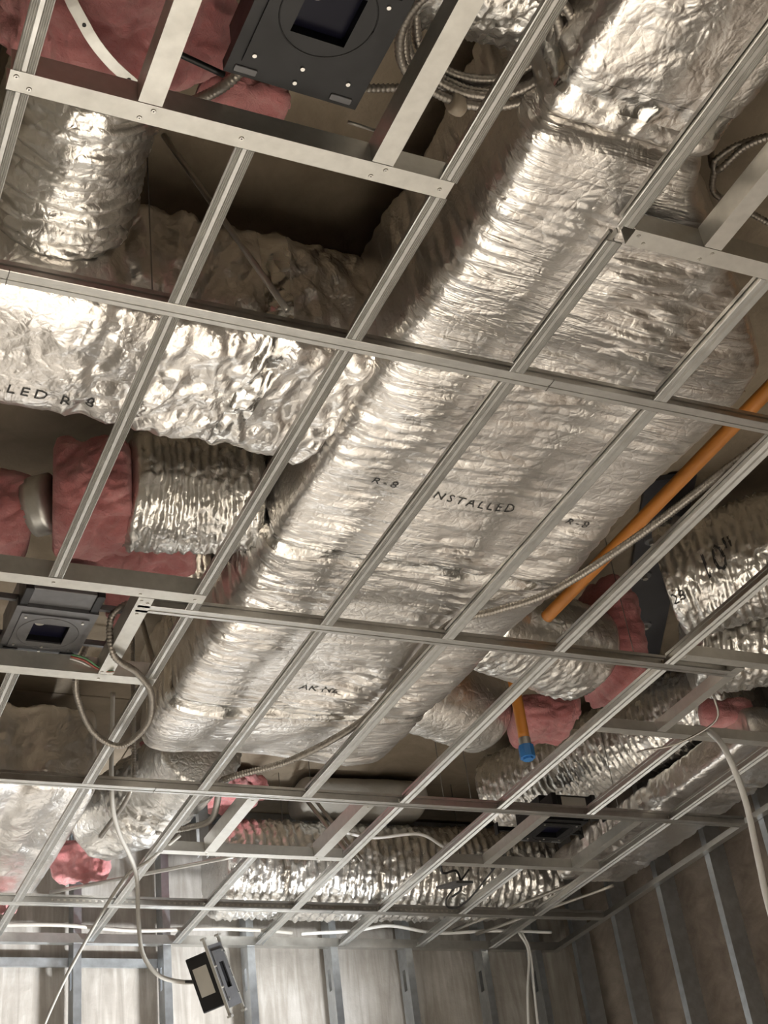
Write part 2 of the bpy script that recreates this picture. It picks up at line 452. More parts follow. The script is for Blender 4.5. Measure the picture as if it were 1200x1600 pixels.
# lettering printed on a surface: glyph mesh laid onto the surface below it
def lettering(text, parent, src, origin, right, upd, size, mat='ink', shear=0.0, name='lettering', lift=0.0015, spc=1.0):
    cu = bpy.data.curves.new('t', 'FONT'); cu.body = text; cu.size = size; cu.shear = shear; cu.space_character = spc; cu.resolution_u = 2
    to = bpy.data.objects.new('t', cu); COL.objects.link(to)
    dg = bpy.context.evaluated_depsgraph_get()
    me = bpy.data.meshes.new_from_object(to.evaluated_get(dg))
    bpy.data.objects.remove(to); bpy.data.curves.remove(cu)
    import bmesh
    bm = bmesh.new(); bm.from_mesh(me); bmesh.ops.triangulate(bm, faces=bm.faces)
    for _ in range(2): bmesh.ops.subdivide_edges(bm, edges=[e for e in bm.edges if e.calc_length() > size * 0.12], cuts=1)
    bmesh.ops.triangulate(bm, faces=bm.faces)
    V, Fc = src
    bvh = BVHTree.FromPolygons([tuple(v) for v in np.asarray(V)], [tuple(f) for f in (Fc if isinstance(Fc, list) else Fc.tolist())])
    r = Vector(right).normalized(); u = Vector(upd).normalized(); nrm = r.cross(u)
    out = []
    for v in bm.verts:
        p = Vector(origin) + r * v.co.x + u * v.co.y
        hit = bvh.ray_cast(p + nrm * 0.3, -nrm)
        out.append(tuple((hit[0] if hit[0] is not None else p) + nrm * lift))
    Fa = [[v.index for v in f.verts] for f in bm.faces]
    bm.free(); bpy.data.meshes.remove(me)
    return mesh_obj(name, out, Fa, mat, parent)

# ================================================================== the room shell
XR, YB = 3.95, 6.13            # faces of the stud walls
XRC, YBC = 4.09, 6.27          # concrete behind them
XL, YF = -2.6, -3.2
def wallbox(name, lo, hi, mat):
    return struct(MB().box(lo, hi).build(name, mat))
floor = wallbox('floor', (XL, YF, -0.1), (XRC, YBC, 0.0), 'wood_floor')
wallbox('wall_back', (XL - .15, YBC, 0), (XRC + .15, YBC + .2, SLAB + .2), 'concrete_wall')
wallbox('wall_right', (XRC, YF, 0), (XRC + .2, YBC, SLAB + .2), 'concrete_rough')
wallbox('wall_left', (XL - .15, YF, 0), (XL, YBC, SLAB + .2), 'board_wall')
wallbox('wall_front', (XL - .15, YF - .15, 0), (XRC + .15, YF, SLAB + .2), 'board_wall')
ceil = wallbox('ceiling', (XL, YF, SLAB + 0.012), (XRC, YBC, SLAB + .2), 'concrete_slab')
# formwork panels of the slab, proud of the joints
pm = None
for ix in range(-1, 3):
    for iy in range(0, 6):
        x0 = -0.95 + ix * 1.25 + 0.02 * (iy % 2); y0 = 0.2 + iy * 1.22
        x1 = min(x0 + 1.244, XRC); y1 = min(y0 + 1.214, YBC)
        if y0 > YBC - .05: continue
        p = MB().box((x0, y0, SLAB - 0.001 * ((ix + iy) % 3)), (x1, y1, SLAB + 0.014), 0.004).build('slab_panel', 'concrete_slab', ceil)

# ------------------------------------------------------------------ stud walls
def stud(axis, pos, z0, z1, label, flip=1):
    """C stud with punched slots; axis 'y': stands on the back wall at x=pos, 'x': on the right wall at y=pos"""
    mb = MB(); wd, fl, lip, t = 0.092, 0.036, 0.010, 0.0022
    def bx(u0, u1, v0, v1, a, b):     # u along the wall, v depth behind the face
        if axis == 'y': mb.box((pos + u0, YB + v0, a), (pos + u1, YB + v1, b))
        else: mb.box((XR + v0, pos + u0, a), (XR + v1, pos + u1, b))
    web = (0, t)
    bx(0, fl, 0, t, z0, z1); bx(0, fl, wd - t, wd, z0, z1)
    bx(fl - t, fl, t, lip, z0, z1); bx(fl - t, fl, wd - lip, wd - t, z0, z1)
    zs = z0; holes = [z for z in np.arange(0.30, z1, 0.61)] if axis == 'y' else []
    for hz in holes:
        if hz + .1 > z1: break
        bx(0, t, t, wd - t, zs, hz - .05); bx(0, t, t, .030, hz - .05, hz + .05); bx(0, t, wd - .030, wd - t, hz - .05, hz + .05); zs = hz + .05
    bx(0, t, t, wd - t, zs, z1)
    o = mb.build('metal_stud', 'stud_steel')
    tag(o, label, 'stud', 'steel studs of the far wall' if axis == 'y' else 'steel studs of the right wall')
    # crimped clip where the grid trim crosses it
    return o
ordn = ['first', 'second', 'third', 'fourth', 'fifth', 'sixth', 'seventh', 'eighth', 'ninth', 'tenth', 'eleventh']
bx_ = [1.455, 1.862, 2.262, 2.68, 3.072, 3.49, 3.80]
for k, x in enumerate(bx_):
    stud('y', x, 0.03, SLAB - 0.03, ('leftmost galvanized steel stud of the far concrete wall' if k == 0 else
         'galvanized steel stud in the far corner, rightmost on the far wall' if k == 6 else '%s galvanized steel stud from the left on the far wall' % ordn[k]))
ry = [5.98, 5.60, 5.20, 4.80, 4.40, 4.00, 3.6]
rl = ['dark steel stud in the far corner of the right wall', 'second dark steel stud from the corner on the right wall', 'third dark steel stud from the corner on the right wall',
      'fourth dark steel stud from the corner on the right wall', 'fifth dark steel stud from the corner, beside the white cable', 'sixth steel stud from the corner, at the right edge', 'seventh steel stud from the corner of the right wall']
for k, y in enumerate(ry[:6]): stud('x', y, 0.03, SLAB - 0.03, rl[k])
# tracks at slab and floor
tp = [(-.047, 0), (.047, 0), (.047, .032), (.045, .032), (.045, .002), (-.045, .002), (-.045, .032), (-.047, .032)]
for nm, z, s in (('trim_1', 0.0, 1), ('trim_2', SLAB - .003, -1)):
    V, Fc = extrude([(a, b * s) for a, b in tp], (XL, YB + .046, z + .001), (XR + .09, YB + .046, z + .001)); struct(mesh_obj(nm, V, Fc, 'stud_steel'))
for nm, z, s in (('trim_3', 0.0, 1), ('trim_4', SLAB - .003, -1)):
    V, Fc = extrude([(a, b * s) for a, b in tp], (XR + .046, YF + .05, z + .001), (XR + .046, YB, z + .001)); struct(mesh_obj(nm, V, Fc, 'stud_steel'))
# wall angle at grid height
ang = [(0, 0), (-.035, 0), (-.035, .002), (-.002, .002), (-.002, .042), (0, .042)]
V, Fc = extrude([(-a, b) for a, b in ang], (XR, YB - .003, G), (0.2, YB - .003, G)); struct(mesh_obj('trim_5', V, Fc, 'main_steel'))
V, Fc = extrude(ang, (XR - .003, 2.6, G), (XR - .003, YB - .005, G)); struct(mesh_obj('trim_6', V, Fc, 'main_steel'))
# backing strap rails behind the far studs
for nm, z in (('trim_7', G - .055),):
    V, Fc = extrude([(-.001, -.02), (.012, -.02), (.012, .02), (-.001, .02)], (0.2, YB + .11, z), (1.9, YB + .11, z)); struct(mesh_obj(nm, V, Fc, 'stud_steel'))

# ================================================================== the ceiling grid
AX = [0.287, 0.705, 1.108, 1.520, 1.920, 2.316, 2.733, 3.142, 3.545]
BY = [1.628, 2.109, 3.301, 4.497, 5.663]

def tee_profile(w, ribs, web, groove=0.0018):
    hw = w / 2; p = [(-hw, .0045)]
    n = ribs; us = np.linspace(-hw, hw, 2 * n * 2 + 1)
    p.append((-hw, 0.0006))
    for k in range(1, len(us) - 1):
        v = 0.0 if (k % 2) else 0.0018
        if abs(us[k]) < hw * .13: v = groove
        p.append((us[k], v))
    p += [(hw, 0.0006), (hw, .0045), (.0018, .0045), (.0018, web - .010), (.0045, web - .010), (.0045, web), (-.0045, web), (-.0045, web - .010), (-.0018, web - .010), (-.0018, .0045)]
    return p
A_PROF = tee_profile(.038, 5, .040)
B_PROF = [(-.0195, .006), (-.0195, .0008), (-.018, 0), (-.007, 0), (-.006, .0022), (-.001, .0022), (0, .0004), (.006, .0004), (.007, 0), (.018, 0), (.0195, .0008), (.0195, .006),
          (.0018, .006), (.0018, .031), (.005, .033), (.005, .043), (-.005, .043), (-.005, .033), (-.0018, .031), (-.0018, .006)]
B_PROF = [(a, b) for a, b in B_PROF]

def screw_at(parent, x, y, z, r=0.0055):
    MB().cyl((x, y, z + .001), (x, y, z - .0022), r, 10, r * .72).cyl((x, y, z - .0022), (x, y, z - .0015), r * .35, 6).build('screw', 'screw_steel', parent)

# main beams run along x
mains = [(1, -0.45, 3.93, 'long main beam of the ceiling grid, nearest of the four, crossing under the foil plenum'),
         (2, 0.955, 3.01, 'main beam starting at the left light opening and crossing mid frame'),
         (3, -0.2, 3.93, 'third main beam, running just beyond the end of the foil plenum'),
         (4, -0.1, 3.93, 'farthest main beam with perforated web, closest to the far wall')]
for k, x0, x1, lab in mains:
    V, Fc = extrude(B_PROF, (x0, BY[k], G), (x1, BY[k], G))
    o = mesh_obj('main_beam', V, Fc, 'main_steel'); tag(o, lab, 'ceiling beam', 'main beams of the ceiling grid')
    # locking tabs of the cross tees showing on the web
    for a in AX:
        if x0 + .03 < a < x1 - .03:
            mb = MB()
            for dx in (-.012, .010): mb.box((a + dx, BY[k] - .0065, G + .014), (a + dx + .004, BY[k] - .0018, G + .024))
            mb.build('locking_tab', 'screw_steel', o)
    if k == 4:
        mb = MB()
        for x in np.arange(1.25, 3.2, 0.026):
            if 1.62 < x < 1.72 or 2.5 < x < 2.6: continue
            mb.box((x, BY[k] - .003, G + .016), (x + .011, BY[k] - .0018, G + .024))
        q = mb.build('web_perforation', 'screw_steel', o); q['kind'] = 'stuff'
    # splice joint plates
    for xs in ({1: (.36, 1.62), 2: (), 3: (1.35,), 4: (2.5,)}[k]):
        MB().box((xs, BY[k] - .0205, G - .0012), (xs + .0016, BY[k] + .0205, G + .004)).build('splice_joint', 'dark_steel', o)

bay_name = {-1: 'in front of the nearest framing channel', 0: 'between the nearest channel and nearest main beam', 1: 'between the nearest and second main beams',
            2: 'between the second and third main beams', 3: 'between the third and farthest main beams', 4: 'between the farthest main beam and far wall'}
segs = {-1: [(0, 0.75, 1.607), (2, 0.75, 1.607), (3, 0.75, 1.607)],
        0: [(0, 1.652, 2.089), (1, 1.652, 2.089), (2, 1.652, 2.089), (3, 1.652, 2.089), (4, 1.652, 2.089)],
        1: [(1, 2.129, 3.195), (2, 2.129, 3.281), (3, 2.129, 3.281), (4, 2.129, 3.281), (5, 2.129, 3.281), (6, 2.129, 3.281)],
        2: [(1, 3.735, 4.477), (2, 3.321, 4.477), (3, 3.321, 4.477), (4, 3.321, 4.477), (5, 3.321, 4.477), (6, 3.321, 4.477), (7, 3.79, 4.477), (8, 3.79, 4.477)],
        3: [(2, 4.517, 5.643), (3, 4.517, 5.643), (4, 5.075, 5.643), (5, 4.517, 5.643), (6, 4.517, 5.643), (7, 5.075, 5.643), (8, 4.517, 5.643)],
        4: [(2, 5.683, 6.115), (3, 5.683, 6.115), (4, 5.683, 6.115), (5, 5.683, 6.115), (6, 5.683, 6.115), (7, 5.683, 6.115), (8, 5.683, 6.115)]}
tee_cache = {}
for bay, lst in segs.items():
    for n, (a, y0, y1) in enumerate(lst):
        key = round(y1 - y0, 3)
        if key not in tee_cache:
            V, Fc = extrude(A_PROF, (AX[a], y0, G), (AX[a], y1, G))
            o = mesh_obj('cross_tee', V, Fc, 'tee_steel'); tee_cache[key] = o
        else:
            o = tee_cache[key].copy(); COL.objects.link(o); o.location.x = AX[a]; o.location.y = (y0 + y1) / 2
        word = ordn[n] if n else 'leftmost'
        if n == len(lst) - 1: lab = 'rightmost ribbed cross tee %s' % bay_name[bay]
        elif n == 0: lab = 'leftmost ribbed cross tee %s' % bay_name[bay]
        else: lab = '%s ribbed cross tee from the left %s' % (word, bay_name[bay])
        tag(o, lab, 'ceiling beam', 'ribbed cross tees of the ceiling grid')
        # bent end tabs gripping the beams (parts)
        for ye, sg in ((y0, -1), (y1, 1)):
            MB().box((AX[a] - .0018, min(ye, ye + sg * .018), G + .010), (AX[a] + .0018, max(ye, ye + sg * .018), G + .026)).build('end_tab', 'tee_steel', o)

# smooth framing channels round the light openings
C_W, C_H = 0.044, 0.055
C_PROF = [(-C_W / 2, 0), (C_W / 2, 0), (C_W / 2, C_H), (C_W / 2 - .0018, C_H), (C_W / 2 - .0018, .0018), (-C_W / 2 + .0018, .0018), (-C_W / 2 + .0018, C_H), (-C_W / 2, C_H)]
S_PROF = [(-.0185, 0), (.0185, 0), (.0185, .04), (.0167, .04), (.0167, .0018), (-.0167, .0018), (-.0167, .04), (-.0185, .04)]
def channel(p0, p1, label, screws=(), prof=C_PROF, dz=0.0):
    V, Fc = extrude(prof, (p0[0], p0[1], G + dz), (p1[0], p1[1], G + dz))
    o = mesh_obj('framing_channel', V, Fc, 'smooth_steel'); tag(o, label, 'ceiling channel', 'smooth framing channels round the light openings')
    for (x, y) in screws: screw_at(o, x, y, G + dz)
    return o
zb = -.0022
channel((.265, 1.628), (1.122, 1.628), 'smooth steel channel crossing below the black light by the pink insulation', [(.277, 1.618), (.303, 1.638), (.690, 1.628), (.500, 1.639), (.520, 1.617), (.956, 1.639), (.978, 1.617), (1.10, 1.63)])
channel((.510, .80), (.510, 1.604), 'smooth steel channel just left of the large black light', [], prof=C_PROF)
channel((.966, .80), (.966, 1.604), 'smooth steel channel between the large black light and cable coil', [], prof=C_PROF)
channel((1.545, 1.628), (2.25, 1.628), 'smooth steel channel at the upper right, under the foil plenum corner', [(1.560, 1.62), (1.582, 1.637), (1.728, 1.640), (1.746, 1.618)])
channel((1.738, .85), (1.738, 1.604), 'short smooth steel channel at the upper right edge', [])
channel((.40, 3.218), (1.125, 3.218), 'smooth steel channel along the near side of the small left light', [(.705, 3.218), (.945, 3.226), (1.10, 3.222)])
channel((.40, 3.717), (1.125, 3.717), 'smooth steel channel along the far side of the small left light', [(.955, 3.723)])
channel((.968, 3.242), (.968, 3.693), 'short smooth steel channel right of the small left light', [(.958, 3.26), (.978, 3.27), (.955, 3.680), (.974, 3.684), (.964, 3.33)])
channel((2.752, 3.228), (3.50, 3.228), 'bright steel channel at right, just under the marked flexible duct', [(2.765, 3.23)], prof=S_PROF)
channel((3.002, 3.252), (3.002, 3.738), 'short steel channel at right, joining two cross channels', [], prof=S_PROF)
channel((2.752, 3.762), (3.75, 3.762), 'steel channel at right with hanging wires, beyond the short channel', [], prof=S_PROF)
channel((1.541, 5.052), (2.295, 5.052), 'smooth channel along the far side of the opening before the far wall', [(1.72, 5.052), (2.187, 5.052)], prof=S_PROF)
channel((1.728, 4.517), (1.728, 5.032), 'left side channel of the opening beyond the third main beam', [(1.728, 4.53)], prof=C_PROF)
channel((2.187, 4.517), (2.187, 5.032), 'right side channel of the opening beyond the third main beam', [(2.187, 4.53)], prof=C_PROF)
channel((2.754, 5.052), (3.525, 5.052), 'smooth channel along the far side of the small dark light at right', [], prof=S_PROF)
channel((2.960, 4.517), (2.960, 5.032), 'left side channel of the small dark light at right', [], prof=S_PROF)
channel((3.40, 4.517), (3.40, 5.032), 'right side channel of the small dark light at right', [], prof=S_PROF)
# upright hanger stud from the far opening
o = mesh_obj('hanger_stud', *extrude([(-.02, -.018), (.02, -.018), (.02, .018), (.017, .018), (.017, -.015), (-.017, -.015), (-.017, .018), (-.02, .018)], (1.72, 5.085, G + .003), (1.72, 5.085, SLAB - .002), up=(0, 1, 0)), 'stud_steel')
tag(o, 'upright steel hanger stud rising from the far light opening to the slab', 'stud')
# hanger wires
for x, k in ((.66, 1), (1.21, 1), (2.62, 2), (2.62, 3), (2.50, 3), (3.3, 3), (1.95, 3), (2.3, 4), (3.2, 4)):
    if 1.2 < x < 2.3 and k < 3: continue
    lb = {(.66, 1): 'thin dark hanger wire above the nearest main beam, left of the plenum', (2.62, 2): 'thin hanger wire above the second main beam near the orange pipe', (2.62, 3): 'thin hanger wire above the third main beam, middle one',
          (2.50, 3): 'thin hanger wire above the third main beam, left of the middle one', (3.3, 3): 'thin hanger wire above the third main beam by the right duct', (1.95, 3): 'thin hanger wire above the third main beam by the pink insulation',
          (2.3, 4): 'thin hanger wire above the farthest main beam, left one', (3.2, 4): 'thin hanger wire above the farthest main beam, right one', (1.21, 1): ''}[(x, k)]
    if not lb: continue
    V, Fc = tube([(x, BY[k], G + .038), (x, BY[k] + .004, SLAB - .002)], .0016, 6, 0.2)
    tag(mesh_obj('hanger_wire', V, Fc, 'dark_steel', None, True), lb, 'wire', 'hanger wires of the grid')

# ================================================================== ducts
Z = lambda d: G + d
# plenum: wide wrapped box in the middle
def plen_scale(s, L, C):
    kw = np.interp(C[:, 1], [1.46, 1.56, 1.78, 2.0, 2.1, 4.2, 4.45], [.42, .45, .74, .97, 1.0, 1.0, .94]) + .008 * np.sin(s * 9)
    kh = 1 + .03 * np.sin(s * 3.1 + 1)
    return kw, kh
plenum = duct('plenum_duct', 'wide foil-wrapped plenum filling the middle above the grid', [(1.468, 1.47, Z(.302)), (1.482, 1.56, Z(.302)), (1.62, 1.78, Z(.302)), (1.735, 2.0, Z(.302)), (1.75, 2.15, Z(.302)), (1.75, 3.0, Z(.302)), (1.75, 4.44, Z(.315))], .97, .42, 9.0,
     wrap_disp(1.0, .026, .022, .06, .40, .006, bands=(1.66, 2.62), band_d=.010, band_w=.03, base=.30, wrk=.0050, wl=(.045, .40)), 'foil_plenum', ds=.008, scale=plen_scale, tapes=((1.67, .05), (2.64, .06)), capr=.05, fixT=(0, 1, 0))
trunk = duct('trunk_duct', 'foil-wrapped rectangular duct running from the top right into the plenum', [(1.47, -.3, Z(.302)), (1.47, .8, Z(.302)), (1.468, 1.475, Z(.302))], .43, .42, 8.0,
     wrap_disp(2.0, .010, .012, .10, .14, .004, bands=(1.70,), band_d=.010, base=-.1, wrk=.003, wl=(.07, .16)), 'foil_wrap', ds=.008, tapes=((1.69, .06),), capr=.03)
branch = duct('branch_duct', 'foil-wrapped branch duct running left from the plenum', [(-.6, 2.47, Z(.305)), (.3, 2.47, Z(.305)), (1.0, 2.475, Z(.305)), (1.27, 2.50, Z(.305))], .47, .39, 5.0,
     wrap_disp(3.0, .008, .026, .11, .17, .005, bands=(1.24,), band_d=.014, band_w=.03, base=-.1, rough=lambda l, P: np.clip((l[:, 0] - 1.30) / .1, 0, .7)), 'foil_wrap', ds=.008, tapes=((1.60, .07),), scale=lambda s, L, C: (1 + .15 * np.clip((s - 1.55) / .35, 0, 1), 1 + .03 * np.sin(s * 6)))
# flexible ducts
fl = 'flexible ducts above the grid'
duct('flexible_duct', 'short crinkled foil duct joining the left branch below the pink bundle', [(.47, 1.85, Z(.40)), (.475, 2.05, Z(.38)), (.48, 2.25, Z(.36))], .34, .34, 2.0, flex_disp(1.1, .002, .05, .020, .045, .30), 'foil_flex', ds=.007, group=fl)
duct('flexible_duct', 'crinkled foil duct with dark upper half between pink insulation and plenum', [(.905, 3.20, Z(.33)), (1.05, 3.19, Z(.33)), (1.285, 3.13, Z(.33))], .35, .33, 2.2, flex_disp(2.2, .004, .028, .016, .014, .09), 'foil_flex', ds=.007, group=fl)
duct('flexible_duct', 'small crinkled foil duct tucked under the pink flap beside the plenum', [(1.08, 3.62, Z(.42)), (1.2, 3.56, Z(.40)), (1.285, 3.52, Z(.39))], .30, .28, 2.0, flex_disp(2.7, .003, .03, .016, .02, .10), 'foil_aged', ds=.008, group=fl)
duct('flexible_duct', 'crinkled foil duct behind the coiled cable at the top', [(.73, 1.36, Z(.44)), (.95, 1.37, Z(.43)), (1.30, 1.34, Z(.42))], .36, .36, 2.0, flex_disp(3.3, .002, .03, .016, .016, .09), 'foil_flex', ds=.007, group=fl)
duct('flexible_duct', 'foil duct leaving the plenum at right with a rolled end by pink insulation', [(2.225, 3.60, Z(.30)), (2.48, 3.66, Z(.29)), (2.745, 3.73, Z(.27))], .36, .32, 2.3, wrap_disp(4.0, .012, .016, .05, .10, .006), 'foil_flex', ds=.007, group=fl)
duct('flexible_duct', 'foil duct stub with pale rim, right of the plenum end', [(2.30, 4.28, Z(.40)), (2.50, 4.32, Z(.38)), (2.68, 4.38, Z(.37))], .34, .34, 2.2, wrap_disp(5.0, .010, .016, .06, .10, .006), 'foil_flex', ds=.008, group=fl)
ten = duct('flexible_duct', 'large foil flexible duct at the right edge marked with its size', [(2.84, 3.30, Z(.34)), (3.08, 3.05, Z(.34)), (3.42, 2.72, Z(.34)), (3.8, 2.5, Z(.36))], .40, .40, 2.2, flex_disp(4.4, .003, .03, .016, .02, .10), 'foil_flex', ds=.007, group=fl)
TEN = DU['flexible_duct']
duct('flexible_duct', 'foil flexible duct below the marked one at the right edge', [(3.16, 3.66, Z(.33)), (3.42, 3.52, Z(.32)), (3.95, 3.36, Z(.33))], .38, .36, 2.2, flex_disp(5.5, .003, .03, .018, .03, .08), 'foil_flex', ds=.008, group=fl)
duct('flexible_duct', 'crinkled foil duct slanting up to the right near the right wall', [(3.20, 5.25, Z(.42)), (3.36, 4.93, Z(.42)), (3.56, 4.50, Z(.42)), (3.72, 4.05, Z(.42))], .38, .36, 2.0, flex_disp(6.6, .005, .03, .016, .018, .08), 'foil_flex', ds=.008, group=fl)
duct('flexible_duct', 'silver flexible duct running along the far wall', [(2.02, 5.84, Z(.25)), (2.35, 5.83, Z(.25)), (2.85, 5.81, Z(.25)), (3.3, 5.79, Z(.25)), (3.70, 5.76, Z(.27))], .46, .42, 2.3, flex_disp(7.7, .005, .04, .020, .03, .10), 'foil_flex', ds=.008, group=fl)
duct('flexible_duct', 'foil duct bending beyond the plenum end on the left', [(1.40, 5.50, Z(.29)), (1.50, 5.30, Z(.29)), (1.58, 5.0, Z(.29)), (1.60, 4.70, Z(.29))], .34, .34, 2.0, wrap_disp(8.0, .02, .03, .09, .14, .008), 'foil_flex', ds=.009, group=fl)
# big wrapped ducts at the far end
duct('box_duct', 'foil-wrapped box duct at the lower left with a dark near face', [(.2, 5.40, Z(.31)), (.8, 5.40, Z(.31)), (1.235, 5.40, Z(.31))], 1.16, .38, 10.0, wrap_disp(9.0, .010, .014, .10, .20, .006, bands=(.75,)), 'foil_wrap', ds=.011)
duct('box_duct', 'long low foil-wrapped duct along the right stud wall', [(3.70, 3.84, Z(.14)), (3.70, 4.6, Z(.14)), (3.70, 5.38, Z(.14))], .37, .14, 8.0, wrap_disp(10.0, .008, .022, .08, .14, .008, base=.5), 'foil_wrap', ds=.010)
duct('bulk_duct', 'plain grey wrapped duct behind the silver one at the far wall', [(2.40, 5.72, Z(.56)), (2.70, 5.71, Z(.56)), (3.02, 5.70, Z(.56))], .30, .17, 2.4, wrap_disp(11.0, .008, .004, .1, .2, .002), 'grey_wrap', ds=.012)
# lettering on the wraps
B_SRC, P_SRC = DU['branch_duct'], DU['plenum_duct']
for tx, wd in ((.245, 'INSTALLED'), (.575, 'R-8')): lettering(wd, branch, B_SRC, (tx, 2.595 + .03 * (tx - .245), Z(.1)), (1, 0.03, 0), (.03, -1, 0), .046, spc=1.4)
for tx, wd in ((1.43, 'R-8'), (1.60, 'INSTALLED'), (2.05, 'R-8')): lettering(wd, plenum, P_SRC, (tx, 2.715 + .06 * (tx - 1.43), Z(.1)), (1, 0.06, 0), (.06, -1, 0), .042, spc=1.4)
lettering('AK N2', plenum, P_SRC, (1.66, 3.86, Z(.1)), (1, 0.02, 0), (.02, -1, 0), .050)
# size mark on the right flexible duct: letters face the viewer from its underside
lettering('10"', ten, TEN, (2.80, 3.085, Z(.2)), (.55, -.8, .15), (-.6, -.5, .55), .10, name='size_mark')
lettering('28', ten, TEN, (2.762, 3.214, Z(.2)), (.55, -.8, .15), (-.6, -.5, .55), .05, name='size_mark')

# sheet metal collar and rims
mb = MB(); V, Fc = tube([(.672, 3.36, Z(.335)), (.725, 3.32, Z(.335))], .088, 40, .02); tag(mesh_obj('duct_collar', V, Fc, 'smooth_steel', None, True), 'pale sheet metal collar between two pink insulation bundles', 'duct collar')
def ring(center, normal, r, tube_r, n=40):
    c = Vector(center); nn = Vector(normal).normalized(); a = nn.orthogonal().normalized(); b = nn.cross(a)
    return [tuple(c + (a * math.cos(2 * math.pi * k / n) + b * math.sin(2 * math.pi * k / n)) * r) for k in range(n + 1)]

# ================================================================== pink insulation
batt('insulation_bundle', 'large pink insulation bundle at the top left with a metal strap', [(.40, 1.05, Z(.47)), (.44, 1.45, Z(.46)), (.49, 1.86, Z(.42))], .52, .40, 1.0, 2.4, .022)
batt('insulation_flap', 'torn pink insulation flap behind the large black light', [(.70, 1.86, Z(.42)), (.78, 1.86, Z(.42)), (.90, 1.85, Z(.42))], .16, .10, 2.0, 2.5, .018)
batt('insulation_bundle', 'pink insulation bundle around the left end of the dark crinkled duct', [(.715, 3.29, Z(.33)), (.80, 3.27, Z(.33)), (.935, 3.22, Z(.33))], .36, .31, 3.0, 3.2, .018, capr=.035)
batt('insulation_bundle', 'pink insulation bundle at the left edge beside the pale collar', [(.20, 3.45, Z(.34)), (.45, 3.44, Z(.34)), (.680, 3.42, Z(.34))], .28, .23, 4.0, 3.2, .015, capr=.03)
batt('insulation_flap', 'pink insulation flap spread above the small left light', [(.80, 3.50, Z(.27)), (.98, 3.47, Z(.27)), (1.17, 3.40, Z(.26))], .20, .10, 5.0, 2.6, .020)
batt('insulation_scrap', 'pink insulation scrap hanging beside the small left light', [(.99, 3.62, Z(.33)), (1.01, 3.66, Z(.24)), (1.03, 3.72, Z(.17))], .12, .06, 6.0, 2.6, .014, up=(0, 1, 0))
batt('insulation_cuff', 'pink insulation cuff standing at the end of the right foil duct', [(2.755, 3.70, Z(.34)), (2.83, 3.71, Z(.34)), (2.915, 3.73, Z(.34))], .40, .52, 7.0, 3.0, .018)
batt('insulation_flap', 'pink insulation flap behind the blue capped pipe', [(2.72, 4.26, Z(.27)), (2.82, 4.23, Z(.27)), (2.96, 4.20, Z(.27))], .32, .16, 8.0, 3.0, .018)
batt('insulation_flap', 'pink insulation batt beyond the plenum end above the third main beam', [(1.62, 5.22, Z(.545)), (1.88, 5.58, Z(.545)), (2.18, 5.74, Z(.55))], .30, .16, 9.0, 3.0, .022)
batt('insulation_scrap', 'pinkish insulation lump beside the box duct at lower left', [(1.30, 5.86, Z(.24)), (1.40, 5.78, Z(.24)), (1.50, 5.70, Z(.25))], .16, .22, 10.0, 2.6, .022)
batt('insulation_scrap', 'bright pink insulation scrap at the left edge near the far wall', [(1.02, 5.93, Z(.10)), (1.08, 5.90, Z(.08)), (1.13, 5.86, Z(.06))], .16, .07, 11.0, 2.6, .012)
batt('insulation_scrap', 'pink insulation scrap at the right edge behind hanging wires', [(3.40, 3.98, Z(.22)), (3.50, 3.94, Z(.22)), (3.60, 3.90, Z(.22))], .12, .12, 12.0, 2.6, .012)
# metal strap around the top left bundle
sp = [(.335, 1.40, .36), (.345, 1.56, .252), (.40, 1.64, .222), (.46, 1.695, .212), (.525, 1.735, .210)]
C_, s_ = catmull([(a, b, Z(c)) for a, b, c in sp], .02)
Vs = []; 
T_, S_, U_ = frames(C_)
for i in range(len(C_)):
    for sd, hh in ((-1, 0), (1, 0), (1, .0015), (-1, .0015)): Vs.append(C_[i] + S_[i] * .0115 * sd + np.array([0, 0, hh]))
Fs = [[i * 4 + k, i * 4 + (k + 1) % 4, i * 4 + 4 + (k + 1) % 4, i * 4 + 4 + k] for i in range(len(C_) - 1) for k in range(4)] + [[3, 2, 1, 0], [len(C_) * 4 - 4 + k for k in range(4)]]
strap = mesh_obj('metal_strap', Vs, Fs, 'smooth_steel'); tag(strap, 'perforated metal strap curving over the top left pink bundle', 'strap')
for i in (2, 9, 15, len(C_) - 2):
    if i < len(C_): c = C_[i]; MB().cyl((c[0], c[1], c[2] - .0012), (c[0], c[1], c[2] + .002), .004, 10).build('strap_hole', 'black_rubber', strap)

# ================================================================== pipes
op = cable('sprinkler_pipe', [(2.395, 1.2, Z(.22)), (2.395, 3.42, Z(.22))], .0215, 'orange_plastic', 'orange plastic sprinkler pipe running along the right side of the plenum', 'pipe', n=18)
dp = cable('sprinkler_drop', [(2.605, 4.02, SLAB - .003), (2.605, 4.02, Z(.075))], .021, 'orange_plastic', 'short orange pipe drop with a blue cap right of the plenum end', 'pipe', n=18)
MB().cyl((2.605, 4.02, Z(.075)), (2.605, 4.02, Z(.045)), .0225, 20).build('adapter', 'rod_steel', dp)
MB().cyl((2.605, 4.02, Z(.045)), (2.605, 4.02, Z(-.002)), .029, 8).cyl((2.605, 4.02, Z(-.002)), (2.605, 4.02, Z(-.01)), .020, 8).build('cap', 'blue_plastic', dp)
